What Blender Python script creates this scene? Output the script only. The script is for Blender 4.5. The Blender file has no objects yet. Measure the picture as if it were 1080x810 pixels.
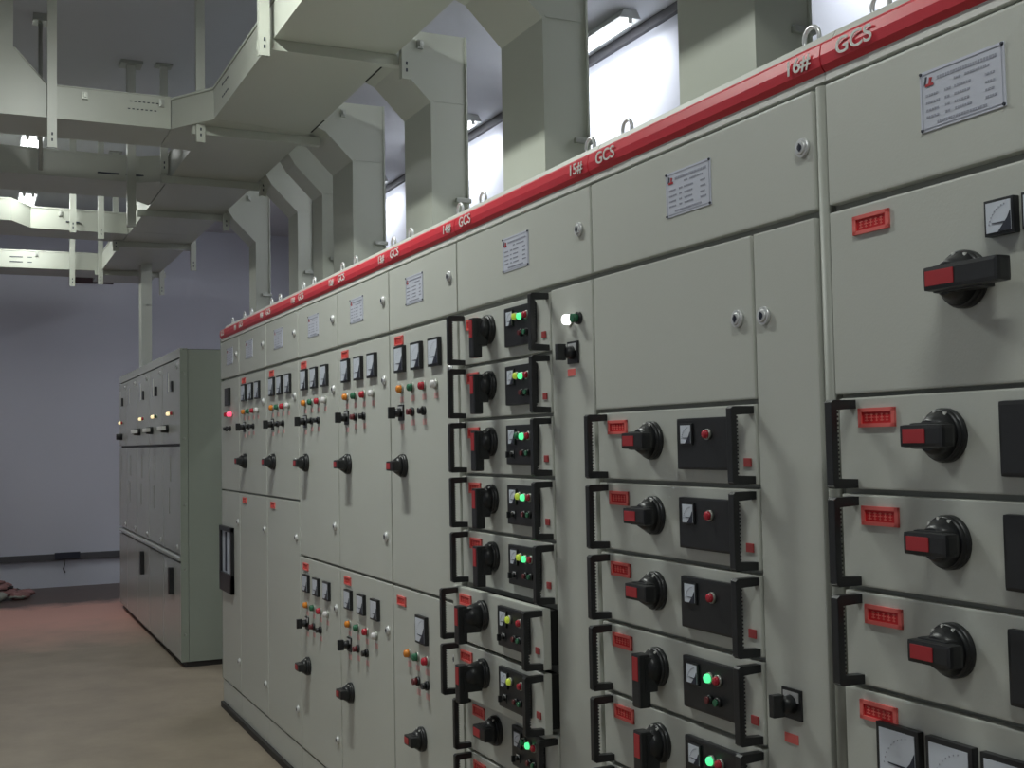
import bpy, bmesh, math, random
from mathutils import Vector, Matrix
random.seed(7)
sc = bpy.context.scene
C = sc.collection
# ------------------------------------------------------------------ camera, world, exposure
YAW, PIT, ROL = 0.438, 0.0497, -0.019
cp, sp, cy, sy = math.cos(PIT), math.sin(PIT), math.cos(YAW), math.sin(YAW)
Fw = Vector((sy*cp, cy*cp, sp)); R0 = Vector((cy, -sy, 0)); U0 = R0.cross(Fw)
Rt = R0*math.cos(ROL) + U0*math.sin(ROL); Up = U0*math.cos(ROL) - R0*math.sin(ROL)
cd = bpy.data.cameras.new('camera'); cam = bpy.data.objects.new('camera', cd); C.objects.link(cam)
cam.matrix_world = Matrix(((Rt.x, Up.x, -Fw.x, -1.283), (Rt.y, Up.y, -Fw.y, 0.0), (Rt.z, Up.z, -Fw.z, 1.388), (0, 0, 0, 1)))
cd.sensor_fit = 'HORIZONTAL'; cd.sensor_width = 36; cd.lens = 36*1230.0/1080.0; cd.clip_start = 0.05
sc.camera = cam
w = bpy.data.worlds.new('world'); sc.world = w; w.use_nodes = True
w.node_tree.nodes['Background'].inputs[0].default_value = (0.85, 0.87, 0.9, 1)
w.node_tree.nodes['Background'].inputs[1].default_value = 0.08
sc.view_settings.view_transform = 'Standard'; sc.view_settings.look = 'None'
sc.view_settings.exposure = 0.0; sc.view_settings.gamma = 1.0; sc.view_settings.use_curve_mapping = False
AISLE_W, WALL_W, AISLE_COL, WALL_COL = 54.0, 19.0, (0.95, 1.0, 0.94), (0.95, 0.98, 1.0)
FLOOR = -0.03; CEIL = 3.79; WX = 2.27; WY = 13.1; LX = -3.6; BY = -4.0

# ------------------------------------------------------------------ materials
def srgb(r, g, b):
    return tuple((v/255/12.92 if v/255 <= .04045 else ((v/255+.055)/1.055)**2.4) for v in (r, g, b)) + (1,)
def mat(name, col, rough=.5, metal=0, bump=0, bscale=60, var=0, vscale=3, spec=.5, emit=None, estr=0):
    m = bpy.data.materials.new(name); m.use_nodes = True; nt = m.node_tree; b = nt.nodes['Principled BSDF']
    b.inputs['Base Color'].default_value = col; b.inputs['Roughness'].default_value = rough
    b.inputs['Metallic'].default_value = metal; b.inputs['Specular IOR Level'].default_value = spec
    tc = nt.nodes.new('ShaderNodeTexCoord')
    if var:
        n = nt.nodes.new('ShaderNodeTexNoise'); n.inputs['Scale'].default_value = vscale; n.inputs['Detail'].default_value = 6
        nt.links.new(tc.outputs['Object'], n.inputs['Vector'])
        mx = nt.nodes.new('ShaderNodeMix'); mx.data_type = 'RGBA'
        mx.inputs[6].default_value = tuple(c*(1-var) for c in col[:3])+(1,); mx.inputs[7].default_value = tuple(min(1, c*(1+var)) for c in col[:3])+(1,)
        nt.links.new(n.outputs['Fac'], mx.inputs[0]); nt.links.new(mx.outputs[2], b.inputs['Base Color'])
    if bump:
        n = nt.nodes.new('ShaderNodeTexNoise'); n.inputs['Scale'].default_value = bscale; n.inputs['Detail'].default_value = 3
        nt.links.new(tc.outputs['Object'], n.inputs['Vector'])
        bp = nt.nodes.new('ShaderNodeBump'); bp.inputs['Strength'].default_value = bump; bp.inputs['Distance'].default_value = .002
        nt.links.new(n.outputs['Fac'], bp.inputs['Height']); nt.links.new(bp.outputs[0], b.inputs['Normal'])
    if emit:
        b.inputs['Emission Color'].default_value = emit; b.inputs['Emission Strength'].default_value = estr
    return m
M = {}
M['paint'] = mat('grey_cabinet_paint', srgb(196, 198, 190), .42, bump=.10, bscale=220, var=.02)
M['body'] = mat('cabinet_frame_paint', srgb(150, 152, 144), .5, var=.03)
M['farfront'] = mat('far_front_paint', srgb(178, 180, 175), .22, bump=.1, bscale=60)
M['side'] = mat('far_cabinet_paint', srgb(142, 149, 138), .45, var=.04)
M['duct'] = mat('duct_enamel', srgb(179, 182, 171), .34, bump=.15, bscale=8, var=.03)
M['red'] = mat('red_band', srgb(214, 54, 68), .35, var=.04)
M['white'] = mat('white_trim', srgb(225, 225, 220), .5)
M['black'] = mat('black_plastic', srgb(34, 35, 37), .38)
M['gasket'] = mat('dark_gap', srgb(28, 28, 27), .8)
M['base'] = mat('black_base_rail', srgb(36, 33, 32), .6)
M['screen'] = mat('meter_face', srgb(214, 220, 230), .25)
M['ink'] = mat('dark_ink', srgb(40, 44, 60), .5)
M['greyink'] = mat('grey_ink', srgb(160, 162, 176), .6)
M['plate'] = mat('nameplate_enamel', srgb(205, 208, 220), .35, var=.03)
M['plated'] = mat('bright_plated_steel', srgb(225, 226, 226), .35, metal=.5)
M['zinc'] = mat('zinc_steel', srgb(170, 172, 165), .4, metal=.6)
M['insert'] = mat('red_insert', srgb(176, 46, 52), .4)
M['tagframe'] = mat('pink_red_tag_frame', srgb(232, 112, 106), .45)
M['tagred'] = mat('red_tag_window', srgb(205, 28, 36), .4)
M['tagtext'] = mat('tag_characters', srgb(240, 130, 120), .5)
M['smalltag'] = mat('small_red_tag', srgb(160, 60, 60), .5)
M['pink'] = mat('pale_pink_caption', srgb(216, 172, 168), .6)
M['amber'] = mat('amber_lens', srgb(226, 140, 50), .25)
M['green'] = mat('green_lens', srgb(50, 110, 80), .25)
M['redlens'] = mat('red_lens', srgb(185, 45, 60), .25)
M['clear'] = mat('clear_white_lens', srgb(225, 222, 222), .25)
M['redbtn'] = mat('dull_red_button', srgb(105, 40, 44), .4)
M['lit_green'] = mat('lit_green_lens', srgb(60, 220, 120), .3, emit=(.10, 1, .35, 1), estr=1.1)
M['lit_yellow'] = mat('lit_yellow_lens', srgb(190, 200, 60), .3, emit=(.6, .8, .1, 1), estr=.25)
M['lit_red'] = mat('lit_red_lens', srgb(240, 60, 90), .3, emit=(1, .08, .16, 1), estr=1.6)
M['lit_white'] = mat('lit_white_lens', srgb(255, 255, 255), .3, emit=(1, 1, .97, 1), estr=2.5)
M['lit_warm'] = mat('lit_warm_lens', srgb(255, 230, 180), .3, emit=(1, .8, .45, 1), estr=.9)
M['tube'] = mat('fluorescent_tube', (1, 1, 1, 1), .4, emit=(.95, .98, 1, 1), estr=12)
M['housing'] = mat('lamp_housing', srgb(190, 192, 190), .5)
M['cloth'] = mat('dusty_red_cloth', srgb(150, 112, 112), .9, bump=.5, bscale=30, var=.5, vscale=14)
M['pipe'] = mat('grey_conduit', srgb(80, 80, 84), .6)
M['maroon'] = mat('dark_maroon_paint', srgb(60, 44, 48), .8)
M['ceil'] = mat('ceiling_paint', srgb(200, 202, 206), .9, bump=.3, bscale=20, var=.05, vscale=1.2)
M['wall'] = mat('lavender_white_wall', srgb(205, 208, 220), .85, bump=.2, bscale=30, var=.03, vscale=1.5)
def floor_mat():
    m = mat('concrete_floor_shade_band', srgb(140, 128, 112), .42, bump=.3, bscale=25)
    nt = m.node_tree; b = nt.nodes['Principled BSDF']; N = nt.nodes.new; L = nt.links.new
    tc = N('ShaderNodeTexCoord'); n1 = N('ShaderNodeTexNoise'); n1.inputs['Scale'].default_value = 3.2; n1.inputs['Detail'].default_value = 9
    n1.inputs['Roughness'].default_value = .65
    L(tc.outputs['Object'], n1.inputs['Vector'])
    r = N('ShaderNodeValToRGB'); r.color_ramp.elements[0].position = .32; r.color_ramp.elements[0].color = srgb(138, 126, 110)
    r.color_ramp.elements[1].position = .68; r.color_ramp.elements[1].color = srgb(156, 143, 126)
    L(n1.outputs['Fac'], r.inputs[0])
    # paler, pinker tone across the far strip of the floor, noisy edge
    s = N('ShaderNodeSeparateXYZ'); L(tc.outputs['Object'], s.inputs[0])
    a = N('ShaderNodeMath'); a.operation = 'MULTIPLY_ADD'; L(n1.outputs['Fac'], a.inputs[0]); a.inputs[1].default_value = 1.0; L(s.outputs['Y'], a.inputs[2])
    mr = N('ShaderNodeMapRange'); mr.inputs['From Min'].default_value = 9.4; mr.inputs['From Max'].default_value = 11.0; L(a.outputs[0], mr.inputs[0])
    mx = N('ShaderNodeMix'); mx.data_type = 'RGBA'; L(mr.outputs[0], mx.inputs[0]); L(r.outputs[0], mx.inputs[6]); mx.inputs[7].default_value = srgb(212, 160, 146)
    mr2 = N('ShaderNodeMapRange'); mr2.inputs['From Min'].default_value = 11.9; mr2.inputs['From Max'].default_value = 12.3; L(a.outputs[0], mr2.inputs[0])  # shade along the back wall, painted into the floor colour
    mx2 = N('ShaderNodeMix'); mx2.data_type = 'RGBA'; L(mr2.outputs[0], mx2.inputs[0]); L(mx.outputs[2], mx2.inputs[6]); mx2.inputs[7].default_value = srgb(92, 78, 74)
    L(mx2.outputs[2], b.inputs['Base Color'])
    return m
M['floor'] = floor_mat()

# ------------------------------------------------------------------ mesh helpers
class MB:
    def __init__(s): s.bm = bmesh.new(); s.mats = []
    def mi(s, m):
        m = M[m]
        if m not in s.mats: s.mats.append(m)
        return s.mats.index(m)
    def box(s, x0, x1, y0, y1, z0, z1, m, bev=0):
        i = s.mi(m); t = bmesh.new()
        vs = [t.verts.new((x, y, z)) for x in (min(x0, x1), max(x0, x1)) for y in (min(y0, y1), max(y0, y1)) for z in (min(z0, z1), max(z0, z1))]
        for f in ((0, 1, 3, 2), (4, 6, 7, 5), (0, 4, 5, 1), (2, 3, 7, 6), (0, 2, 6, 4), (1, 5, 7, 3)): t.faces.new([vs[k] for k in f])
        if bev: bmesh.ops.bevel(t, geom=list(t.edges), offset=bev, segments=2, profile=.7, affect='EDGES')
        s.merge(t, i, bev > 0); return s
    def merge(s, t, i, smooth=False, mx=None):
        mp = {}
        for v in t.verts: mp[v] = s.bm.verts.new(mx @ v.co if mx else v.co)
        for f in t.faces:
            try: g = s.bm.faces.new([mp[v] for v in f.verts])
            except ValueError: continue
            g.material_index = i; g.smooth = smooth and False
        t.free()
    def prism(s, pts, axis, a, b, m):
        """polygon pts extruded along axis ('x','y','z') from a to b"""
        i = s.mi(m)
        def mk(p, t): return {'x': (t, p[0], p[1]), 'y': (p[0], t, p[1]), 'z': (p[0], p[1], t)}[axis]
        A = [s.bm.verts.new(mk(p, a)) for p in pts]; B = [s.bm.verts.new(mk(p, b)) for p in pts]
        fs = [s.bm.faces.new(A), s.bm.faces.new(B[::-1])]
        n = len(pts)
        for k in range(n): fs.append(s.bm.faces.new([A[k], B[k], B[(k+1) % n], A[(k+1) % n]]))
        for f in fs: f.material_index = i
        return s
    def cyl(s, p0, p1, r0, r1, m, n=20, caps=True):
        i = s.mi(m); p0 = Vector(p0); p1 = Vector(p1); d = (p1-p0).normalized()
        u = d.orthogonal().normalized(); v = d.cross(u)
        A = [s.bm.verts.new(p0+(u*math.cos(2*math.pi*k/n)+v*math.sin(2*math.pi*k/n))*r0) for k in range(n)]
        B = [s.bm.verts.new(p1+(u*math.cos(2*math.pi*k/n)+v*math.sin(2*math.pi*k/n))*r1) for k in range(n)]
        for k in range(n):
            f = s.bm.faces.new([A[k], A[(k+1) % n], B[(k+1) % n], B[k]]); f.material_index = i; f.smooth = True
        if caps:
            for c in (A[::-1], B): f = s.bm.faces.new(c); f.material_index = i
        return s
    def ball(s, c, r, m, sx=1, sy=1, sz=1, n=12):
        i = s.mi(m); t = bmesh.new(); bmesh.ops.create_uvsphere(t, u_segments=n, v_segments=n//2, radius=r)
        c = Vector(c); base = len(s.bm.faces)
        s.merge(t, i, True, Matrix.Translation(c) @ Matrix.Diagonal((sx, sy, sz, 1)))
        s.bm.faces.ensure_lookup_table()
        for f in s.bm.faces[base:]: f.smooth = True
        return s
    def tube(s, pts, r, m, n=8):
        i = s.mi(m); pts = [Vector(p) for p in pts]; rings = []
        for k, p in enumerate(pts):
            d = (pts[min(k+1, len(pts)-1)]-pts[max(k-1, 0)]).normalized(); u = d.cross(Vector((.3, .2, .93))).normalized(); v = d.cross(u)
            rings.append([s.bm.verts.new(p+(u*math.cos(2*math.pi*j/n)+v*math.sin(2*math.pi*j/n))*r) for j in range(n)])
        for a, b in zip(rings, rings[1:]):
            for j in range(n):
                f = s.bm.faces.new([a[j], a[(j+1) % n], b[(j+1) % n], b[j]]); f.material_index = i; f.smooth = True
        for c in (rings[0][::-1], rings[-1]): f = s.bm.faces.new(c); f.material_index = i
        return s
    def mesh(s, name):
        bmesh.ops.recalc_face_normals(s.bm, faces=s.bm.faces)
        me = bpy.data.meshes.new(name); s.bm.to_mesh(me); s.bm.free()
        for m in s.mats: me.materials.append(m)
        return me
W = {}                                              # world position of every object built
def place(name, me, loc=(0, 0, 0), parent=None, label=None):
    o = bpy.data.objects.new(name, me); C.objects.link(o); loc = Vector(loc); W[o] = loc
    if parent: o.parent = parent; o.location = loc - W[parent]
    else: o.location = loc
    if label: o['label'] = label
    return o
def thing(name, label, cat, loc, group=None):
    o = place(name, None, loc); o.empty_display_size = .1; return tag(o, label, cat, group)
def tag(o, label, cat, group=None):
    o['label'] = label; o['category'] = cat
    if group: o['group'] = group
    return o
def part(name, mb, parent, label=None):             # geometry given in world coordinates
    p = W[parent]; bmesh.ops.translate(mb.bm, verts=mb.bm.verts, vec=-p)
    return place(name, mb.mesh(name), p, parent, label)
def struct(name, mb):
    o = place(name, mb.mesh(name)); o['kind'] = 'structure'; return o

# ------------------------------------------------------------------ room
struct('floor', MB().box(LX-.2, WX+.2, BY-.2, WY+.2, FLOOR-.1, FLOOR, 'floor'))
struct('ceiling', MB().box(LX-.2, WX+.2, BY-.2, WY+.2, CEIL, CEIL+.1, 'ceil'))
struct('wall_right', MB().box(WX, WX+.2, BY-.2, WY+.2, FLOOR, CEIL, 'wall'))
struct('wall_left', MB().box(LX-.2, LX, BY-.2, WY+.2, FLOOR, CEIL, 'wall'))
struct('wall_back', MB().box(LX, WX, WY, WY+.2, FLOOR, CEIL, 'wall'))
struct('wall_front', MB().box(LX, WX, BY-.2, BY, FLOOR, CEIL, 'wall'))
struct('trim_1', MB().box(WX-.03, WX, BY, WY, CEIL-.055, CEIL, 'pipe'))

# ------------------------------------------------------------------ lamps
def lamp(x, y, z, ln, watts, col, label, twin=False):
    t = thing('fluorescent_lamp', label, 'lamp', (x, y, CEIL))
    h = MB().prism([(x-.07, z+.02), (x+.07, z+.02), (x+.04, min(z+.07, CEIL-.001)), (x-.04, min(z+.07, CEIL-.001))], 'y', y-ln/2, y+ln/2, 'housing')
    part('housing', h, t)
    for dx in ((-.034, .034) if twin else (0,)):
        part('tube', MB().cyl((x+dx, y-ln/2+.012, z), (x+dx, y+ln/2-.012, z), .016, .016, 'tube', 12), t)
        for s in (-1, 1): part('tube_holder', MB().box(x+dx-.012, x+dx+.012, y+s*(ln/2-.010), y+s*ln/2, z-.010, z+.02, 'white'), t)
    if CEIL-z > .09:
        for s in (-1, 1): part('hanging_rod', MB().cyl((x, y+s*ln*.35, z+.07), (x, y+s*ln*.35, CEIL), .006, .006, 'zinc', 8), t)
    ld = bpy.data.lights.new('tube_light', 'AREA'); ld.shape = 'RECTANGLE'; ld.size = .06; ld.size_y = ln-.1
    ld.energy = watts; ld.color = col; lo = bpy.data.objects.new('tube_light', ld); C.objects.link(lo)
    lo.parent = t; lo.location = (0, 0, z-.02-CEIL)
    return t
for y, wt, lab in ((6.09, 1.0, 'lit fluorescent tube lamp by the white wall above the band of the sixteenth cabinet'),
                   (8.32, .8, 'lit fluorescent tube lamp by the wall, glimpsed between the second and third risers'),
                   (3.4, 1.0, 'fluorescent tube lamp by the wall behind the nearest cabinet, above the frame'),
                   (10.4, .5, 'fluorescent tube lamp by the wall at the far end behind the risers')):
    lamp(2.06, y, 3.715, 1.2, WALL_W*wt, WALL_COL, lab)
lamp(-.885, 8.90, 3.48, 1.1, AISLE_W*.23, AISLE_COL, 'lit fluorescent lamp seen end on in the gap under the nearest crossing duct', True)
lamp(-.825, 10.90, 3.50, 1.1, AISLE_W*.22, AISLE_COL, 'lit fluorescent lamp seen end on above the farthest crossing ducts', True)
lamp(-.90, 3.9, 3.68, 1.2, AISLE_W, AISLE_COL, 'fluorescent lamp over the aisle between camera and crossing ducts, above the frame', True)
lamp(-.90, .2, 3.68, 1.2, AISLE_W*.45, AISLE_COL, 'added fill lamp, unseen, over the aisle above the camera', True)  # weak extra lamp out of view, added to fill the near end

# ------------------------------------------------------------------ small fittings (one mesh each, copied everywhere)
def switch_mesh(l1, l2, vertical, big=1.0, deep=.056):
    """rotary handle: round bezel, domed hub and rounded grip; origin on the panel at its axis, -x points to the viewer"""
    b = MB(); r = .0395*big
    b.cyl((0, 0, 0), (-.010, 0, 0), r, r, 'black', 32); b.cyl((-.010, 0, 0), (-.016, 0, 0), r, r*.92, 'black', 32)
    b.cyl((-.016, 0, 0), (-deep+.018, 0, 0), r*.90, r*.56, 'black', 32)
    for k in range(3):                              # white position marks on the bezel
        a = math.radians(48+k*34); yy, zz = math.cos(a)*r*.86, math.sin(a)*r*.86
        b.box(-.0195, -.015, yy-.0018, yy+.0018, zz-.003, zz+.003, 'white')
    w2 = .0165*big
    def g(a0, a1, x0, x1, ww, m, bv):
        if vertical: b.box(x0, x1, -ww, ww, -a1, -a0, m, bv)
        else: b.box(x0, x1, -a1, -a0, -ww, ww, m, bv)
    g(-l1, l2, -deep, -deep+.026, w2, 'black', .006)
    g(-l1*.80, l2*.6, -deep+.012, -.014, w2*1.15, 'black', .005)
    g(-l1*.80, l2*.30, -deep-.0012, -deep+.004, w2*.62, 'insert', .0008)
    return b.mesh('rotary_switch')
ME = {}
ME['sw_h'] = switch_mesh(.036, .046, False); ME['sw_v'] = switch_mesh(.03, .078, True); ME['sw_vo'] = switch_mesh(.03, .070, True, 1.0, .078)
ME['sw_big'] = switch_mesh(.024, .108, False, 1.05, .058); ME['sw_door'] = switch_mesh(.030, .036, False, .95, .052)
def meter_mesh(w_, h_, d=.012, needle=True):
    b = MB(); f = w_*.085
    b.box(-d, 0, -w_/2, w_/2, -h_/2, h_/2, 'black', .0015)
    b.box(-d-.0012, -d+.002, -w_/2+f, w_/2-f, -h_/2+f, h_/2-f, 'screen')
    x = -d-.0022
    if needle:
        q = w_/2-f
        b.prism([(-q, -h_/2+f), (-q+w_*.42, -h_/2+f), (-q+w_*.10, -h_/2+f+h_*.34), (-q, -h_/2+f+h_*.52)], 'x', x, x+.0012, 'ink')
        b.prism([(-q+w_*.2, -h_*.20), (-q+w_*.62, -h_*.17), (-q+w_*.62, -h_*.155), (-q+w_*.2, -h_*.16)], 'x', x, x+.0010, 'ink')
        n = 9
        for k in range(n):
            a = math.radians(100+k*75/n); rr = w_*.66; cy_, cz_ = -q+w_*.08, -h_/2+f+h_*.08
            yy, zz = cy_-math.cos(a)*rr, cz_+math.sin(a)*rr
            if abs(yy) < q-.003 and zz < h_/2-f-.003: b.box(x, x+.001, yy-.0005, yy+.0005, zz-.001, zz+.001, 'greyink')
    return b.mesh('panel_meter')
ME['meter'] = meter_mesh(.088, .086); ME['meter_s'] = meter_mesh(.078, .072); ME['meter_d'] = meter_mesh(.041, .042, .004); ME['meter_sq'] = meter_mesh(.05, .05)
def lamp_mesh(m, r=.0125, d=.016):
    b = MB(); b.cyl((0, 0, 0), (-.005, 0, 0), r*1.25, r*1.25, 'zinc', 20); b.cyl((-.005, 0, 0), (-d, 0, 0), r, r*.95, m, 20); b.ball((-d, 0, 0), r*.94, m, .45, 1, 1); return b.mesh('indicator_lamp')
def button_mesh(m, r=.011, d=.022):
    b = MB(); b.cyl((0, 0, 0), (-.008, 0, 0), r*1.3, r*1.3, 'black', 20); b.cyl((-.008, 0, 0), (-d, 0, 0), r*.95, r*.9, m, 20); return b.mesh('push_button')
LM = {k: lamp_mesh(k) for k in ('amber', 'green', 'redlens', 'clear', 'lit_green', 'lit_yellow', 'lit_red', 'lit_white', 'lit_warm')}
LS = {k: lamp_mesh(k, .0085, .010) for k in ('amber', 'green', 'redlens', 'lit_green', 'lit_yellow', 'redbtn')}
BT = {k: button_mesh(k) for k in ('redbtn', 'black', 'green')}; BS = {k: button_mesh(k, .007, .012) for k in ('redbtn', 'green')}
def selector_mesh(s=1.0, plate='black'):
    b = MB(); b.box(-.004*s, 0, -.026*s, .026*s, -.026*s, .026*s, plate, .0008); b.box(-.0055*s, -.003*s, -.020*s, .020*s, .004*s, .021*s, 'plated')
    b.cyl((-.004*s, 0, 0), (-.026*s, 0, 0), .016*s, .013*s, 'black', 20); b.box(-.046*s, -.024*s, -.007*s, .007*s, -.019*s, .019*s, 'black', .002*s); return b.mesh('selector_switch')
ME['sel'] = selector_mesh(); ME['sel_s'] = selector_mesh(.42)
def tag_mesh(w_=.080, h_=.030):
    b = MB(); f = .006
    for q in ((-w_/2, w_/2, h_/2-f, h_/2), (-w_/2, w_/2, -h_/2, -h_/2+f), (-w_/2, -w_/2+f*1.2, -h_/2, h_/2), (w_/2-f*1.2, w_/2, -h_/2, h_/2)): b.box(-.004, 0, *q, 'tagframe')
    b.box(-.0015, 0, -w_/2+f, w_/2-f, -h_/2+f, h_/2-f, 'tagred')
    n = 5; ww = (w_-4*f)/n; rnd = random.Random(3)
    for k in range(n):                              # the illegible little characters
        c = -w_/2+2*f+ww*(k+.5)
        for j in range(3):
            zz = -.0045+j*.0045; d = rnd.uniform(.35, .8)*ww/2; b.box(-.0022, -.0014, c-d, c+d, zz-.0006, zz+.0006, 'tagtext')
        b.box(-.0022, -.0014, c-.0006, c+.0006, -.006, .006, 'tagtext')
    return b.mesh('label_tag')
ME['tag'] = tag_mesh()
def nameplate_mesh():
    b = MB(); w_, h_ = .156, .090; b.box(-.0015, 0, -w_/2, w_/2, -h_/2, h_/2, 'plate')
    x0, x1 = -.0022, -.0014; e = .004
    for q in ((-w_/2+e, w_/2-e, h_/2-e-.0006, h_/2-e), (-w_/2+e, w_/2-e, -h_/2+e, -h_/2+e+.0006), (-w_/2+e, -w_/2+e+.0006, -h_/2+e, h_/2-e), (w_/2-e-.0006, w_/2-e, -h_/2+e, h_/2-e)): b.box(x0, x1, *q, 'greyink')
    for a in (-1, 1):
        for c in (-1, 1): b.cyl((-.0015, a*(w_/2-.003), c*(h_/2-.003)), (-.004, a*(w_/2-.003), c*(h_/2-.003)), .0026, .002, 'ink', 10)
    # logo: slanted black-red strokes at the upper left
    b.prism([(.069, .024), (.066, .024), (.063, .036), (.066, .036)], 'x', x0-.0004, x1, 'ink')
    b.prism([(.066, .021), (.051, .021), (.051, .025), (.066, .025)], 'x', x0-.0004, x1, 'insert')
    b.prism([(.060, .025), (.056, .025), (.053, .033), (.058, .034)], 'x', x0-.0004, x1, 'insert')
    rnd = random.Random(5)
    def row(ya, yb, z, h, m='greyink'):
        y = ya
        while y > yb+.002:
            ww = rnd.uniform(.0022, .0042); b.box(x0, x1, y-ww, y, z-h/2, z+h/2, m); y -= ww+rnd.uniform(.0010, .002)
    row(.044, -.064, .030, .0045)
    row(.012, .000, .020, .003); row(-.008, -.052, .020, .003)
    for z in (.008, -.003, -.014, -.024):
        row(.066, .040, z, .003); row(.030, .020, z, .003); row(.012, -.018, z, .003); row(-.044, -.062, z, .003)
    row(.046, -.046, -.035, .0035)
    return b.mesh('nameplate')
ME['np'] = nameplate_mesh()
def lock_mesh():
    b = MB(); b.cyl((0, 0, 0), (-.006, 0, 0), .0165, .016, 'plated', 24); b.cyl((-.006, 0, 0), (-.009, 0, 0), .012, .010, 'plated', 24)
    b.cyl((-.0088, 0, 0), (-.0100, 0, 0), .0055, .0055, 'ink', 16); b.box(-.0108, -.0095, -.0012, .0012, -.007, .007, 'ink'); return b.mesh('door_lock')
ME['lock'] = lock_mesh()
def pull_mesh():
    """drawer pull: bar standing off the panel on two feet with a ribbed inner edge"""
    b = MB(); h = .066
    b.box(-.050, -.038, -.008, .008, -h, h, 'black', .002)
    for s in (-1, 1): b.prism([(-.050, s*h), (-.045, s*(h+.004)), (0, s*(h+.004)), (0, s*(h-.010)), (-.040, s*(h-.012))], 'y', -.008, .008, 'black')
    for k in range(16): z = -h+.016+k*(2*h-.032)/15; b.box(-.0385, -.0355, -.0075, .0075, z-.0016, z+.0016, 'black')
    return b.mesh('pull_handle')
ME['pull'] = pull_mesh()
def eye_mesh():
    b = MB(); pts = [(0, math.cos(math.radians(a))*.020, .012+math.sin(math.radians(a))*.020) for a in range(-40, 221, 20)]
    b.tube([(p[0], p[1], p[2]) for p in pts], .0042, 'plated', 10); b.cyl((0, 0, -.012), (0, 0, -.002), .012, .010, 'plated', 14); return b.mesh('lifting_eye')
ME['eye'] = eye_mesh()
ME['stag'] = MB().box(-.003, 0, -.0105, .0105, -.008, .008, 'smalltag', .0008).mesh('position_tag')
ME['cap'] = MB().box(-.0008, 0, -.017, .017, -.009, .009, 'pink').mesh('caption_sticker')
ME['rcap'] = MB().box(-.0015, 0, -.018, .018, -.008, .008, 'tagframe').mesh('caption_sticker')

def fit(name, me, y, z, parent, x=0.0, label=None): return place(name, me, (x, y, z), parent, label)
def text(body, size, x, y, z, parent, m='white'):
    cu = bpy.data.curves.new('lettering', 'FONT'); cu.body = body; cu.size = size; cu.extrude = .0006; cu.align_x = 'CENTER'; cu.align_y = 'CENTER'; cu.offset = size*.010
    t = bpy.data.objects.new('tmp', cu); C.objects.link(t); dg = bpy.context.evaluated_depsgraph_get(); me = bpy.data.meshes.new_from_object(t.evaluated_get(dg))
    bpy.data.objects.remove(t); bpy.data.curves.remove(cu)
    me.transform(Matrix(((0, 0, -1, 0), (-1.18, 0, 0, 0), (0, 1, 0, 0), (0, 0, 0, 1)))); me.materials.clear(); me.materials.append(M[m]); me.name = 'lettering'
    return place('lettering', me, (x, y, z), parent)

# ------------------------------------------------------------------ cabinets of the long row
Z0, ZB, ZD, ZR, ZT = 0.0, .123, 1.758, 1.990, 2.043
G = .0045
def panel(name, parent, ya, yb, za, zb, x=0.0, th=.022, label=None):
    """door or drawer front between y ya<yb, z za<zb, outer face at x"""
    return part(name, MB().box(x, x+th, ya+G, yb-G, za+G, zb-G, 'paint', .0035), parent, label)
def carcass(t, ya, yb, first=False):
    b = MB()
    b.box(.018, 1.0, ya+.001, yb-.001, ZB, ZR-.01, 'body')
    part('carcass', b, t)
    s = MB().box(.004, 1.0, ya+.0015, yb-.0015, .0, ZB-.004, 'paint', .002)
    part('plinth', s, t)
    part('base_rail', MB().box(-.012, 1.0, ya+.001, yb-.001, FLOOR, 0, 'base'), t)
    c = MB()
    c.prism([(0.004, ZR-.014), (0.004, ZR), (.10, ZR), (.10, ZR-.014)], 'y', ya+.001, yb-.001, 'white')
    c.prism([(.02, ZR), (.02, ZT+.004), (.03, ZT+.022), (1.0, ZT+.022), (1.0, ZR)], 'y', ya+.001, yb-.001, 'paint')
    part('top_cap', c, t)
    r = MB().prism([(0.004, ZR), (-.004, ZR+.010), (-.006, (ZR+ZT)/2), (-.003, ZT-.008), (.006, ZT), (.02, ZT), (.02, ZR)], 'y', ya+.0015, yb-.0015, 'red')
    return part('name_band', r, t, 'red name band')
def cabinet(ya, yb, num, label, np=True, left_text=True, lock=True, npoff=.318):
    t = thing('switchgear_cabinet', label, 'cabinet', (.5, (ya+yb)/2, FLOOR), None)
    nb = carcass(t, ya, yb)
    if num: text(num, .036, -.0075, ya+.056, (ZR+ZT)/2, nb)
    text('GCS', .038, -.0075, yb-.082, (ZR+ZT)/2, nb)
    d = panel('top_door', t, ya+(.026 if num == '16#' else 0), yb, ZD+.004, ZR-.018)
    if np: fit('nameplate', ME['np'], yb-npoff-(0 if yb-ya > .7 else -.07), 1.878, d)
    if lock: fit('door_lock', ME['lock'], ya+.055, 1.876, d)
    for y in (ya+.085, yb-.085): fit('lifting_eye', ME['eye'], y, ZT+.026, t, .05)
    return t
def drawer(t, ya, yb, za, zb, kind, out=0.0):
    """withdrawable unit; kind: 'off' blank black panel, 'on' green lamp lit, 'busy' fuller panel"""
    x = -out
    b = MB().box(x, x+.02, ya+G, yb-G, za+G, zb-G, 'paint', .003)
    b.box(x+.02, x+.55, ya+.02, yb-.02, za+.012, zb-.012, 'gasket' if out else 'body')
    d = part('drawer', b, t)
    zc = (za+zb)/2
    fit('pull_handle', ME['pull'], yb-.036, zc-.001, d, x); fit('pull_handle', ME['pull'], ya+.016, zc-.001, d, x)
    fit('label_tag', ME['tag'], yb-.092-(.01 if kind[0] == 'c' else 0), zc+.040, d, x)
    return d, x, zc
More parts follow.
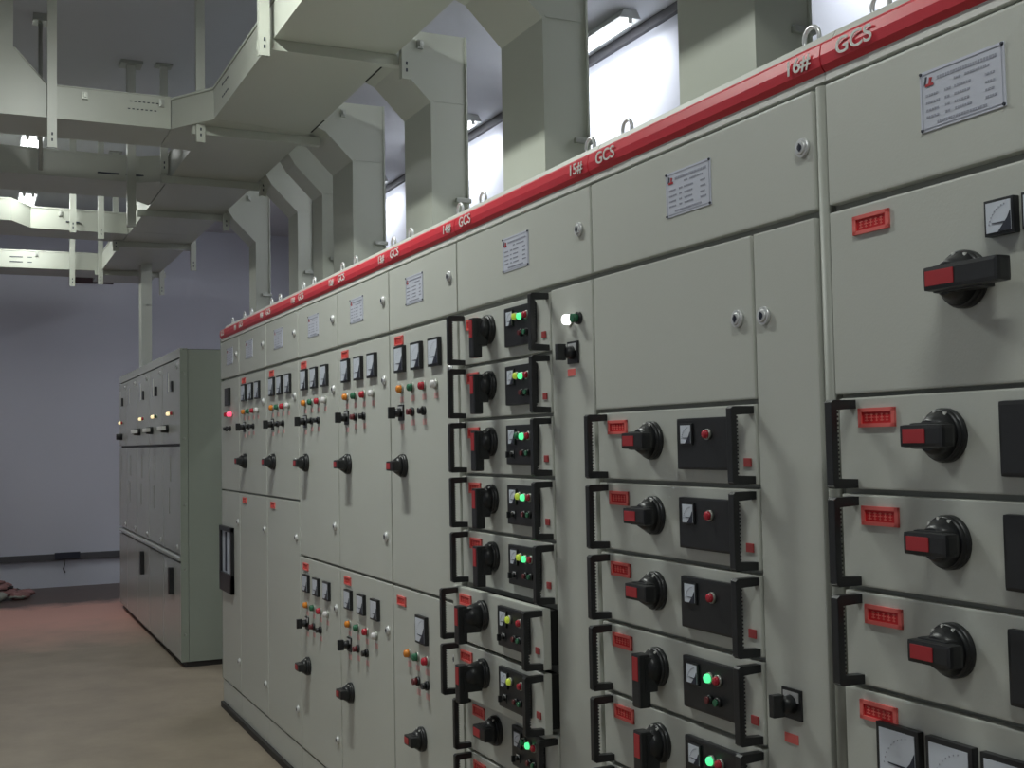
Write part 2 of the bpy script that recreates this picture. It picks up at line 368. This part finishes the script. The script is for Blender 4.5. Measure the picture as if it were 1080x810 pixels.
# boundaries of the row measured along y
S = [.690, 1.502, 2.300, 3.102, 3.702, 4.304, 4.890, 5.480, 6.084, 6.560]
DZ = [1.755, 1.604, 1.4525, 1.299, 1.1455, .992, .838, .685, .531, .378, .224, .123]

# --- nearest cabinet, cut by the right edge of the photograph
t = cabinet(S[0], S[1], None, 'nearest grey switchgear cabinet at right edge with a big red and black rotary handle', npoff=.292)
d = panel('instrument_door', t, S[0], S[1], DZ[2]-.002, ZD)
fit('label_tag', ME['tag'], 1.400, 1.721, d); fit('panel_meter', ME['meter_sq'], 1.143, 1.682, d); fit('panel_meter', ME['meter_sq'], 1.080, 1.682, d)
fit('panel_meter', ME['meter_sq'], 1.017, 1.682, d)
fit('rotary_switch', ME['sw_big'], 1.215, 1.606, d)
for k in range(3):
    dr, x, zc = drawer(t, .86, S[1]-.008, DZ[3+k], DZ[2+k], 'a')
    fit('rotary_switch', ME['sw_h'], 1.262, zc+.010, dr)
    part('meter_panel', MB().box(-.012, 0, .93, 1.158, zc-.048, zc+.056, 'black', .006), dr)
part('cable_door', MB().box(0, .022, S[0]+G, .86-G, ZB+G, DZ[2]-.002-G, 'paint', .0035), t)
d = panel('lower_door', t, .86, S[1], ZB, DZ[5])
fit('label_tag', ME['tag'], 1.420, .958, d)
for y in (1.372, 1.270, 1.168, 1.066): fit('panel_meter', ME['meter'], y, .906, d)

# --- cabinet 16
t = cabinet(S[1], S[2], '16#', 'grey switchgear cabinet marked 16# with black-handled drawers and two blank doors', npoff=.394)
YM = 1.708
d = panel('blank_door', t, YM, S[2], DZ[2], ZD); fit('door_lock', ME['lock'], YM+.046, 1.606, d)
d = panel('cable_door', t, S[1]+.03, YM, ZB, ZD); fit('door_lock', ME['lock'], YM-.032, 1.603, d)
fit('selector_switch', ME['sel'], 1.630, .932, d); fit('caption_sticker', ME['rcap'], 1.636, .872, d)
part('corner_post', MB().cyl((.013, S[1]+.015, ZB), (.013, S[1]+.015, ZR-.02), .013, .013, 'body', 16), t)
for k in range(8):
    dr, x, zc = drawer(t, YM, S[2]-.008, DZ[3+k], DZ[2+k], 'b')
    on = k in (3, 4, 5)
    fit('rotary_switch', ME['sw_v' if on else 'sw_h'], 2.058, zc+.010, dr)
    pn = part('meter_panel', MB().box(-.012, 0, 1.768, 1.952, zc-.048, zc+.052, 'black', .005), dr)
    fit('panel_meter', ME['meter_d'], 1.914, zc+.021, dr, -.012)
    if on:
        fit('indicator_lamp', LS['lit_green'], 1.858, zc+.022, dr, -.012, 'lit green lamp'); fit('indicator_lamp', LS['redlens'], 1.830, zc+.022, dr, -.012)
        fit('push_button', BS['redbtn'], 1.858, zc-.018, dr, -.012); fit('push_button', BS['green'], 1.830, zc-.018, dr, -.012)
    else: fit('indicator_lamp', LS['redlens'], 1.843, zc+.020, dr, -.012)
    fit('position_tag', ME['stag'], 1.737, zc-.033, dr)

# --- cabinet 15
t = cabinet(S[2], S[3], '15#', 'grey switchgear cabinet marked 15# with two drawers pulled partly out of its stack', npoff=.400)
YM = 2.512
d = panel('cable_door', t, S[2], YM, ZB, ZD)
fit('indicator_lamp', LM['lit_white'], 2.410, 1.672, d, 0, 'lit white lamp'); fit('push_button', BT['green'], 2.364, 1.671, d)
fit('selector_switch', ME['sel'], 2.396, 1.594, d); fit('caption_sticker', ME['rcap'], 2.408, 1.548, d)
for k in range(10):
    out = .034 if k in (5, 6) else 0.0
    dr, x, zc = drawer(t, YM, S[3]-.008, DZ[1+k], DZ[k], 'c', out)
    lit = k in (0, 1, 2, 3, 4, 7)
    hor = k in (7, 8, 9)
    fit('rotary_switch', ME['sw_h' if hor else 'sw_vo' if out else 'sw_v'], 2.875, zc+.014, dr, x)
    part('meter_panel', MB().box(x-.012, x, 2.585, 2.758, zc-.046, zc+.056, 'black', .005), dr)
    fit('panel_meter', ME['meter_d'], 2.716, zc+.026, dr, x-.012)
    if k >= 2: fit('selector_switch', ME['sel_s'], 2.718, zc-.020, dr, x-.012)
    fit('indicator_lamp', LS['lit_yellow' if k not in (2, 7) else 'green'], 2.680, zc+.028, dr, x-.012)
    if lit: fit('indicator_lamp', LS['lit_green'], 2.650, zc+.026, dr, x-.012, 'lit green lamp')
    fit('indicator_lamp', LS['redlens'], 2.618, zc+.027, dr, x-.012)
    fit('push_button', BS['redbtn'], 2.648, zc-.016, dr, x-.012); fit('push_button', BS['green'], 2.619, zc-.016, dr, x-.012)
    fit('position_tag', ME['stag'], 2.547, zc-.030, dr, x)

# --- instrument cabinets 14 to 10 and the end cabinet
def instruments(d, yl, f, zt, zm, zl, zb, small=False, n=3, knobz=None, lamps=('amber', 'green', 'redlens', 'clear'), b1='redbtn', sel=True, knob=True, label=True, xm=0):
    """controls on one door whose left edge is yl; f squeezes the spacing for narrower doors"""
    if label: fit('label_tag', ME['tag'], yl-.100*f, zt, d)
    for k in range(n): fit('panel_meter', ME['meter_s' if small else 'meter'], yl-(.118+.155*k)*f-xm, zm, d)
    for k, m in enumerate(lamps):
        y = yl-(.118+.102*k)*f; fit('indicator_lamp', LM[m], y, zl, d); fit('caption_sticker', ME['cap'], y, zl-.034, d)
    if sel: fit('selector_switch', ME['sel'], yl-.112*f, zb, d); fit('caption_sticker', ME['cap'], yl-.118*f, zb-.045, d)
    for k, m in enumerate((b1, 'black')):
        y = yl-(.220+.102*k)*f; fit('push_button', BT[m], y, zb, d); fit('caption_sticker', ME['cap'], y, zb-.034, d)
    if knob: fit('rotary_switch', ME['sw_door'], yl-.128*f, knobz, d)
ZL1, ZL2 = .926, 1.155
info = [
 (3, '14#', 'grey switchgear cabinet marked 14# with a single meter on its lower door'),
 (4, '13#', 'grey switchgear cabinet with three meters on both doors, directly left of the 14# cabinet'),
 (5, '12#', 'grey switchgear cabinet with three meters on both doors, second to the left of 14#'),
 (6, '11#', 'grey switchgear cabinet with three meters and a tall blank lower door, the nearer of two'),
 (7, '10#', 'grey switchgear cabinet with three meters and tall blank lower door, next to the end cabinet')]
for i, num, lab in info:
    ya, yb = S[i], S[i+1]; f = (yb-ya)/.6
    t = cabinet(ya, yb, num, lab)
    two = i < 6; zl = ZL1 if two else ZL2
    d = panel('instrument_door', t, ya, yb, zl, ZD)
    o = .02 if i > 5 else 0
    instruments(d, yb-o, f*(1-o), 1.726, 1.664, 1.567, 1.490, knobz=1.318, b1='redbtn' if i < 5 else 'black')
    fit('door_lock', ME['lock'], ya+.055, 1.604, d); fit('door_lock', ME['lock'], ya+.055, 1.078 if two else 1.32, d)
    d = panel('lower_door', t, ya, yb, ZB, zl)
    fit('door_lock', ME['lock'], ya+.050, .766 if two else .997, d); fit('door_lock', ME['lock'], ya+.050, .272, d)
    if i == 3:
        fit('label_tag', ME['tag'], yb-.090, .880, d); fit('panel_meter', ME['meter'], yb-.282, .813, d)
        for y, m in ((3.546, 'amber'), (3.472, 'green'), (3.389, 'redlens')): fit('indicator_lamp', LM[m], y, .722, d); fit('caption_sticker', ME['cap'], y, .688, d)
        for y, m in ((3.466, 'redbtn'), (3.387, 'black')): fit('push_button', BT[m], y, .648, d); fit('caption_sticker', ME['cap'], y, .614, d)
        fit('rotary_switch', ME['sw_door'], 3.438, .476, d)
    elif two: instruments(d, yb, f, .886, .820, .730, .655, True, knobz=.482)
    else: fit('label_tag', ME['tag'], yb-.12, 1.118, d)
t = cabinet(S[8], S[9], '9#', 'grey switchgear end cabinet with glowing red lamps and a black framed window')
d = panel('instrument_door', t, S[8], S[9], ZL2, ZD)
b = MB().box(-.012, 0, -.055, .055, -.048, .048, 'black', .002); b.box(-.013, -.01, -.030, .030, -.036, .036, 'pipe'); fit('display_unit', b.mesh('display_unit'), 6.355, 1.660, d)
for y in (6.385, 6.305, 6.265): fit('indicator_lamp', LM['lit_red' if y < 6.35 else 'redlens'], y, 1.565, d, 0, 'glowing red lamp' if y < 6.35 else None)
for y in (6.395, 6.305): fit('push_button', BT['black'], y, 1.489, d)
d = panel('lower_door', t, S[8], S[9], ZB, ZL2)
fit('door_lock', ME['lock'], S[8]+.04, 1.0, d); fit('door_lock', ME['lock'], S[8]+.03, .284, d)
b = MB(); ya, yb, za, zb = 6.232, 6.548, .612, .962
for q in ((ya, yb, zb-.025, zb), (ya, yb, za, za+.10), (ya, ya+.03, za, zb), (yb-.03, yb, za, zb)): b.box(-.018, 0, *q, 'black', .002)
wf = part('window_frame', b, d); part('window_glass', MB().box(-.006, 0, ya+.03, yb-.03, za+.10, zb-.025, 'screen'), d)
part('reading_scale', MB().box(-.010, -.006, 6.40, 6.43, za+.11, zb-.03, 'ink'), d)
# closing side panel with its bolts at the far end of the long row
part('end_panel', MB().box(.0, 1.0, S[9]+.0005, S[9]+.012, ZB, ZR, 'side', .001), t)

# ------------------------------------------------------------------ far row of five taller-looking cabinets
FS = [7.82, 8.553, 9.242, 9.949, 10.597, 11.138]; FX = -.02
far = ['nearest of the five far grey cabinets, its whole side panel showing', 'second far grey cabinet with a green lamp beside its white one',
       'middle one of the five far grey cabinets', 'far grey cabinet without any lamps, second from the back wall', 'last far grey cabinet, standing nearest the back wall']
ME['slot'] = MB().box(-.003, 0, -.010, .010, -.085, .085, 'body').mesh('door_groove')
for k in range(5):
    ya, yb = FS[k], FS[k+1]
    t = thing('ring_main_cabinet', far[k], 'cabinet', (.4, (ya+yb)/2, FLOOR))
    part('carcass', MB().box(FX+.018, .8, ya+.001, yb-.001, .005, 2.04, 'pipe'), t)
    part('base_rail', MB().box(FX+.03, .8, ya+.001, yb-.001, FLOOR, .004, 'base'), t)
    part('top_trim', MB().box(FX, FX+.05, ya+.001, yb-.001, 1.985, 2.045, 'farfront', .002), t)
    d1 = part('upper_door', MB().box(FX, FX+.018, ya+.009, yb-.009, 1.418, 1.975, 'farfront', .003), t)
    d2 = part('middle_door', MB().box(FX, FX+.018, ya+.009, yb-.009, .700, 1.400, 'farfront', .003), t)
    part('ledge', MB().prism([(FX+.018, .69), (FX-.008, .672), (FX-.008, .655), (FX+.018, .655)], 'y', ya+.002, yb-.002, 'farfront'), t)
    d3 = part('lower_door', MB().box(FX, FX+.018, ya+.009, yb-.009, .012, .640, 'farfront', .003), t)
    if k != 3:
        fit('display_unit', MB().box(-.012, 0, -.030, .030, -.035, .035, 'black', .003).mesh('display_unit'), ya+.30, 1.808, d1, FX)
        fit('indicator_lamp', LM['lit_warm'], ya+.46, 1.626, d1, FX, 'lit warm lamp'); fit('indicator_lamp', LM['lit_warm'], ya+.41, 1.626, d1, FX, 'lit warm lamp')
        fit('indicator_lamp', LM['green' if k == 1 else 'redlens'], ya+.29, 1.625, d1, FX)
    if k < 3:
        b = MB(); b.cyl((0, 0, 0), (-.05, 0, 0), .03, .026, 'black', 18); b.box(-.072, -.045, -.20, .02, -.012, .016, 'white', .004)
        fit('lever_handle', b.mesh('lever_handle'), ya+.50, 1.525, d1, FX)
    elif k == 4: fit('lever_handle', MB().cyl((0, 0, 0), (-.05, 0, 0), .03, .026, 'black', 18).mesh('lever_handle'), ya+.35, 1.50, d1, FX)
    fit('label_strip', MB().box(-.002, 0, -.006, .006, -.075, .075, 'greyink').mesh('label_strip'), ya+.52, 1.845, d1, FX)
    fit('label_strip', MB().box(-.002, 0, -.008, .008, -.065, .065, 'white').mesh('label_strip'), ya+.47, 1.845, d1, FX)
    fit('door_groove', ME['slot'], ya+.40, 1.250, d2, FX); fit('door_groove', ME['slot'], ya+.46, 1.030, d2, FX)
    if k in (0, 2): fit('lever_handle', MB().box(-.03, 0, -.03, .03, -.09, .09, 'black', .006).mesh('lever_handle'), ya+.32, .50, d3, FX)
    fit('door_lock', ME['lock'], ya+.10, 1.93, d1, FX); fit('door_lock', ME['lock'], ya+.10, .74, d2, FX)
    if k == 0:
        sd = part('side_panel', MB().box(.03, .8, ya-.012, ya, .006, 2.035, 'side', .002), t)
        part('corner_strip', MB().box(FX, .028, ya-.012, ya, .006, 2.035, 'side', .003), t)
        for z in (.18, .60, 1.02, 1.45, 1.88): part('bolt', MB().cyl((.006, ya-.012, z), (.006, ya-.020, z), .008, .006, 'zinc', 10), t)

# ------------------------------------------------------------------ overhead ducts
ZU, ZV = 3.07, 3.235
XR, XL = .39, -.14
def latch(parent, x, y, z, ax='x', s=-1):
    b = MB()
    if ax == 'x': b.box(x, x+s*.012, y-.014, y+.014, z-.02, z+.02, 'zinc', .002); b.box(x+s*.012, x+s*.02, y-.007, y+.007, z-.012, z+.014, 'zinc', .002)
    else: b.box(x-.014, x+.014, y, y+s*.012, z-.02, z+.02, 'zinc', .002); b.box(x-.007, x+.007, y+s*.012, y+s*.02, z-.012, z+.014, 'zinc', .002)
    part('latch', b, parent)
def duct(name, pts, label, z1=ZV, group=None):
    cx = sum(p[0] for p in pts)/len(pts); cy_ = sum(p[1] for p in pts)/len(pts)
    t = thing('cable_duct', label, 'duct', (cx, cy_, ZU))
    part('duct_body', MB().prism(pts, 'z', ZU, z1-.012, 'duct'), t)
    # lid folded over the edge, a little wider than the body
    big = [(p[0]+(.005 if p[0] > cx else -.005), p[1]+(.004 if p[1] > cy_ else -.004)) for p in pts]
    part('duct_lid', MB().prism(big, 'z', z1-.0115, z1, 'duct'), t)
    return t
mainseg = [(1.2, 4.70, 'nearest length of grey overhead duct above the cabinets, top centre of the photo'),
           (4.706, 6.10, 'second length of grey overhead duct, between two cross struts'), ]
t = duct('m', [(XL, 1.2), (XR, 1.2), (XR, 4.70), (XL, 4.70)], mainseg[0][2])
latch(t, XL, 3.2, 3.19); latch(t, XR, 4.2, 3.19, s=1)

t = duct('m', [(XL, 4.706), (XR, 4.706), (XR, 6.10), (XL, 5.98)], mainseg[1][2])
for k in range(6):
    for z in (3.12, 3.15, 3.18): part('vent_slot', MB().box(XL-.0016, XL+.001, 5.62+k*.04, 5.645+k*.04, z, z+.008, 'ink'), t) if k < 4 and z != 3.15 else None
for ya_, yb_ in ((4.86, 5.10), (5.80, 6.05)): part('edge_gap', MB().box(XR-.006, XR+.002, ya_, yb_, ZU-.0015, ZU+.008, 'gasket'), t)
# corner piece that turns into the first crossing duct, which rises at its left end
t = duct('m', [(XL, 5.984), (XR, 6.104), (XR, 7.38), (XL, 7.38), (XL, 6.68), (-.31, 6.65), (-.31, 6.25)], 'chamfered junction piece of the overhead duct where the first crossing duct joins')
t = thing('cable_duct', 'nearest crossing overhead duct, bright face with slots, left end rising to ceiling', 'duct', (-.7, 6.45, ZU))
pr = [(-.314, ZU), (-1.9, ZU), (-1.9, CEIL-.001), (-1.078, CEIL-.001), (-1.078, 3.41), (-.921, ZV), (-.314, ZV)]
part('duct_body', MB().prism(pr, 'y', 6.25, 6.65, 'duct'), t)
part('duct_lid', MB().prism([(-.314, ZV+.001), (-.314, ZV+.006), (-.919, ZV+.006), (-1.074, 3.415), (-1.074, 3.405), (-.917, ZV+.001)], 'y', 6.245, 6.655, 'duct'), t)
for r_, z in ((0, 3.195), (1, 3.155)):
    for k in range(7): part('vent_slot', MB().box(-.52+k*.022-(.01 if r_ else 0), -.508+k*.022-(.01 if r_ else 0), 6.2485, 6.251, z, z+.005, 'ink'), t)
latch(t, -.74, 6.25, 3.20, 'y'); latch(t, -.36, 6.25, 3.20, 'y')
XM = -.13
t = duct('m', [(XL, 7.386), (XR, 7.386), (XR, 9.36), (XL, 9.36)], 'overhead duct length after the junction piece, over the far end of the long row')
latch(t, XL, 9.0, 3.19)
t = duct('m', [(XL, 9.366), (XR, 9.366), (XR, 11.4), (XL, 11.4)], 'overhead duct length above the far cabinets')
t = duct('m', [(XL, 11.406), (XR, 11.406), (XR, 12.3), (XL, 12.3)], 'last overhead duct length next to the back wall')
t = duct('m', [(-1.9, 7.55), (-.30, 7.60), (XL-.006, 7.50), (XL-.006, 8.30), (-.30, 8.10), (-1.9, 8.05)], 'second crossing overhead duct, dark shaded face above the ceiling lamp gap')
for k in range(2): part('vent_slot', MB().box(-.55+.17*k, -.42+.17*k, 7.583, 7.60, 3.11, 3.118, 'ink'), t)
t = duct('m', [(-1.9, 9.13), (-.99, 9.16), (-.85, 9.42), (XL-.006, 9.46), (XL-.006, 9.85), (-.9, 9.8), (-1.9, 9.8)], 'third crossing overhead duct with a chamfered wider left end')
part('vent_slot', MB().box(-.60, -.50, 9.4265, 9.44, 3.13, 3.138, 'ink'), t); latch(t, -.64, 9.432, 3.19, 'y')
t = duct('m', [(-1.9, 11.55), (XL-.006, 11.50), (XL-.006, 12.0), (-1.9, 12.0)], 'farthest crossing overhead duct, pale face with long slots near the back wall')
for xx in (-.93, -.78):
    for z in (3.12, 3.165): part('vent_slot', MB().box(xx, xx+.11, 11.517, 11.53, z, z+.008, 'ink'), t)
latch(t, -.70, 11.517, 3.20, 'y')

# ------------------------------------------------------------------ strut hangers
def strut_frame(y, x0, x1, posts, zb, label, zpost=None, group=None):
    t = thing('duct_hanger', label, 'hanger', ((x0+x1)/2, y, CEIL))
    if x1 > x0:
        b = MB(); b.prism([(y, ZU-.046), (y+.044, ZU-.046), (y+.044, ZU-.001), (y+.040, ZU-.001), (y+.040, ZU-.040), (y+.004, ZU-.040), (y+.004, ZU-.001), (y, ZU-.001)], 'x', x0, x1, 'duct')
        part('cross_strut', b, t)
    for x, zz in posts:
        b = MB(); b.box(x-.022, x+.022, y-.034, y-.030, zz, CEIL, 'duct'); b.box(x-.022, x-.018, y-.030, y-.001, zz, CEIL, 'duct'); b.box(x+.018, x+.022, y-.030, y-.001, zz, CEIL, 'duct')
        n = 2
        for k in range(n): b.box(x-.004, x+.004, y-.0350, y-.0335, zz+.03+k*.03, zz+.045+k*.03, 'ink')
        part('post', b, t)
        part('ceiling_flange', MB().box(x-.05, x+.05, y-.06, y+.03, CEIL-.012, CEIL-.001, 'zinc'), t)
    return t
# two short legs below the strut ends carry the frame's bolts
strut_frame(4.70, -.20, .46, [(-.185, 2.985), (.43, 2.96)], 0, 'duct hanger frame nearest the camera with bolted strut across the duct underside')
strut_frame(6.13, -.22, .46, [(-.185, 2.975)], 0, 'duct hanger with a long pale post in front of the junction piece')
strut_frame(6.22, -.9, -.9, [(-.90, 2.905)], 0, 'single pale hanger post at top left in front of the nearest crossing duct')
strut_frame(7.34, -.20, .44, [(.42, 2.98)], 0, 'duct hanger strut under the overhead duct just behind the junction piece')
strut_frame(7.45, -.17, -.17, [(-.172, 3.10)], 0, 'grey post hanging from the ceiling behind the nearest crossing duct')
b = thing('duct_hanger', 'tall grey post with ceiling flange reaching below the ducts, left of the junction', 'hanger', (-.365, 7.45, CEIL))
part('post', MB().box(-.39, -.34, 7.44, 7.49, 2.76, CEIL, 'duct', .002), b); part('ceiling_flange', MB().box(-.43, -.30, 7.40, 7.53, CEIL-.02, CEIL-.001, 'zinc'), b)
b = thing('duct_hanger', 'short thin rod hanging from the ceiling beside the rising duct end', 'hanger', (-.95, 6.9, CEIL))
part('post', MB().cyl((-.92, 6.83, 2.93), (-.92, 6.83, CEIL), .012, .012, 'zinc', 10), b); part('ceiling_flange', MB().box(-.96, -.88, 6.78, 6.88, CEIL-.04, CEIL-.001, 'zinc'), b)
strut_frame(8.45, -.20, .44, [(.41, 2.95)], 0, 'duct hanger strut under the overhead duct by the last riser')
strut_frame(9.80, -.22, .44, [(-.20, 2.98), (.41, 2.85)], 0, 'duct hanger frame under the overhead duct behind the third crossing duct')
strut_frame(9.33, -.56, -.56, [(-.56, 3.03)], 0, 'left pale hanger post in front of the third crossing duct')
strut_frame(9.32, -.36, -.36, [(-.36, 2.99)], 0, 'right pale hanger post in front of the third crossing duct')
strut_frame(11.45, -.20, .44, [(-.153, 2.93), (.40, 2.85)], 0, 'duct hanger frame under the last overhead duct length')
strut_frame(11.43, -.40, -.40, [(-.402, 2.90)], 0, 'pale hanger post in front of the farthest crossing duct')

# ------------------------------------------------------------------ risers from the cabinet tops
def riser(y0, y1, x, wx, zb, label, zt=ZV, bot=ZT+.022):
    t = thing('duct_riser', label, 'duct', (x+wx/2, (y0+y1)/2, bot))
    xs = x-(.15 if zb > 2.9 else .16)
    zs = zb+(x-xs)
    pts = [(x, bot), (x+wx, bot), (x+wx, zt), (XR+.007, zt), (XR+.007, ZU+.02), (xs, zs), (x, zb)]
    if zs > ZU+.02: pts = [(x, bot), (x+wx, bot), (x+wx, zt), (XR+.007, zt), (XR+.007, zs+.03), (x, zb)]
    part('duct_body', MB().prism(pts, 'y', y0, y1, 'duct'), t)
    # folded flange along the near right edge and seam strip at the bend
    part('edge_flange', MB().box(x+wx-.004, x+wx+.004, y0-.010, y0, bot, zt, 'duct'), t)
    part('cover_seam', MB().box(x+.01, x+wx-.01, y0-.003, y0, zb+.004, zb+.012, 'duct'), t)
    part('latch', MB().box(x+wx-.06, x+wx+.012, y0-.018, y0-.0005, 2.47, 2.49, 'zinc', .003), t)
    latch(t, x-.05, y0, zt-.06, 'y')
    return t
XD = .60; L = 1.883
riser(1.309*L, 1.502*L, XD, .178, 2.92, 'widest looking duct riser, nearest the camera, above the 16# mark')
riser(1.966*L, 2.157*L, XD, .178, 2.92, 'second wide duct riser from the right, left of the bright wall with the lamp')
riser(2.562*L, 2.747*L, XD, .172, 2.92, 'wide duct riser with a latch at its top, third from the right')
riser(3.185*L, 3.385*L, XD, .178, 2.92, 'wide duct riser fourth from the right, behind the cabinet left of 14#', bot=ZT+.022)
riser(3.501*L, 3.611*L, XD, .10, 2.86, 'narrow duct riser half hidden just left of the fourth wide riser')
riser(3.80*L, 3.92*L, XD, .10, 2.86, 'narrow duct riser, second of the three narrow ones from the right')
riser(4.421*L, 4.537*L, XD, .10, 2.86, 'narrow duct riser at the far end of the long cabinet row', bot=ZT+.022)
t = thing('duct_riser', 'slim grey duct column dropping onto the far cabinets', 'duct', (.2, 11.1, 2.045))
part('duct_body', MB().box(.15, .24, 10.94, 11.12, 2.045, ZU-.001, 'duct', .002), t)
part('latch', MB().box(.19, .225, 10.925, 10.94, 2.69, 2.705, 'zinc', .002), t)

# ------------------------------------------------------------------ back wall details
b = MB(); b.box(-3.0, 1.2, WY-.05, WY-.001, .250, .315, 'pipe', .004)
b.box(-.45, -.2, WY-.07, WY-.05, .262, .330, 'ink', .006)
tag(part('wall_conduit', b, thing('cable_conduit', 'dark conduit running low along the back wall', 'conduit', (-.9, WY-.03, .25))), 'x', 'x')
for o in list(C.objects):
    if o.name.startswith('wall_conduit'): del o['label']; del o['category']
tag(place('wire_hook', MB().tube([(-.354, WY-.02, .25), (-.35, WY-.04, .20), (-.365, WY-.04, .16), (-.345, WY-.03, .12)], .006, 'pipe').mesh('wire_hook')), 'short wire hanging from the conduit on the back wall', 'wire')
# crumpled dusty cloth heap on the floor in front of the back wall
rnd = random.Random(11); b = MB()
for k in range(70):
    a = rnd.uniform(0, 6.28); rr = rnd.uniform(0, .36)
    b.ball((-1.10+math.cos(a)*rr, 12.35+math.sin(a)*rr*.8, FLOOR+.02+.20*max(0, 1-rr/.38)*rnd.uniform(.3, 1)), rnd.uniform(.03, .07), ('cloth', 'cloth', 'cloth', 'body', 'cloth', 'base')[k % 6], rnd.uniform(.8, 2.2), rnd.uniform(.7, 1.6), rnd.uniform(.35, .8), 10)
for v in b.bm.verts: v.co += Vector((rnd.uniform(-1, 1), rnd.uniform(-1, 1), rnd.uniform(-1, 1)))*.010; v.co.z = max(v.co.z, FLOOR+.001)
tag(place('cloth_heap', b.mesh('cloth_heap')), 'crumpled heap of dusty reddish cloth on the floor by the back wall', 'cloth')
b = MB().box(-.30, .14, WY-.03, WY-.001, 3.16, 3.42, 'maroon'); b.box(-.32, .16, WY-.04, WY-.001, 3.42, 3.44, 'pipe')  # flat dark maroon block with a thin grey strip on top
tag(place('wall_dark_patch', b.mesh('wall_dark_patch')), 'dark maroon patch high on the back wall behind the crossing ducts', 'patch')
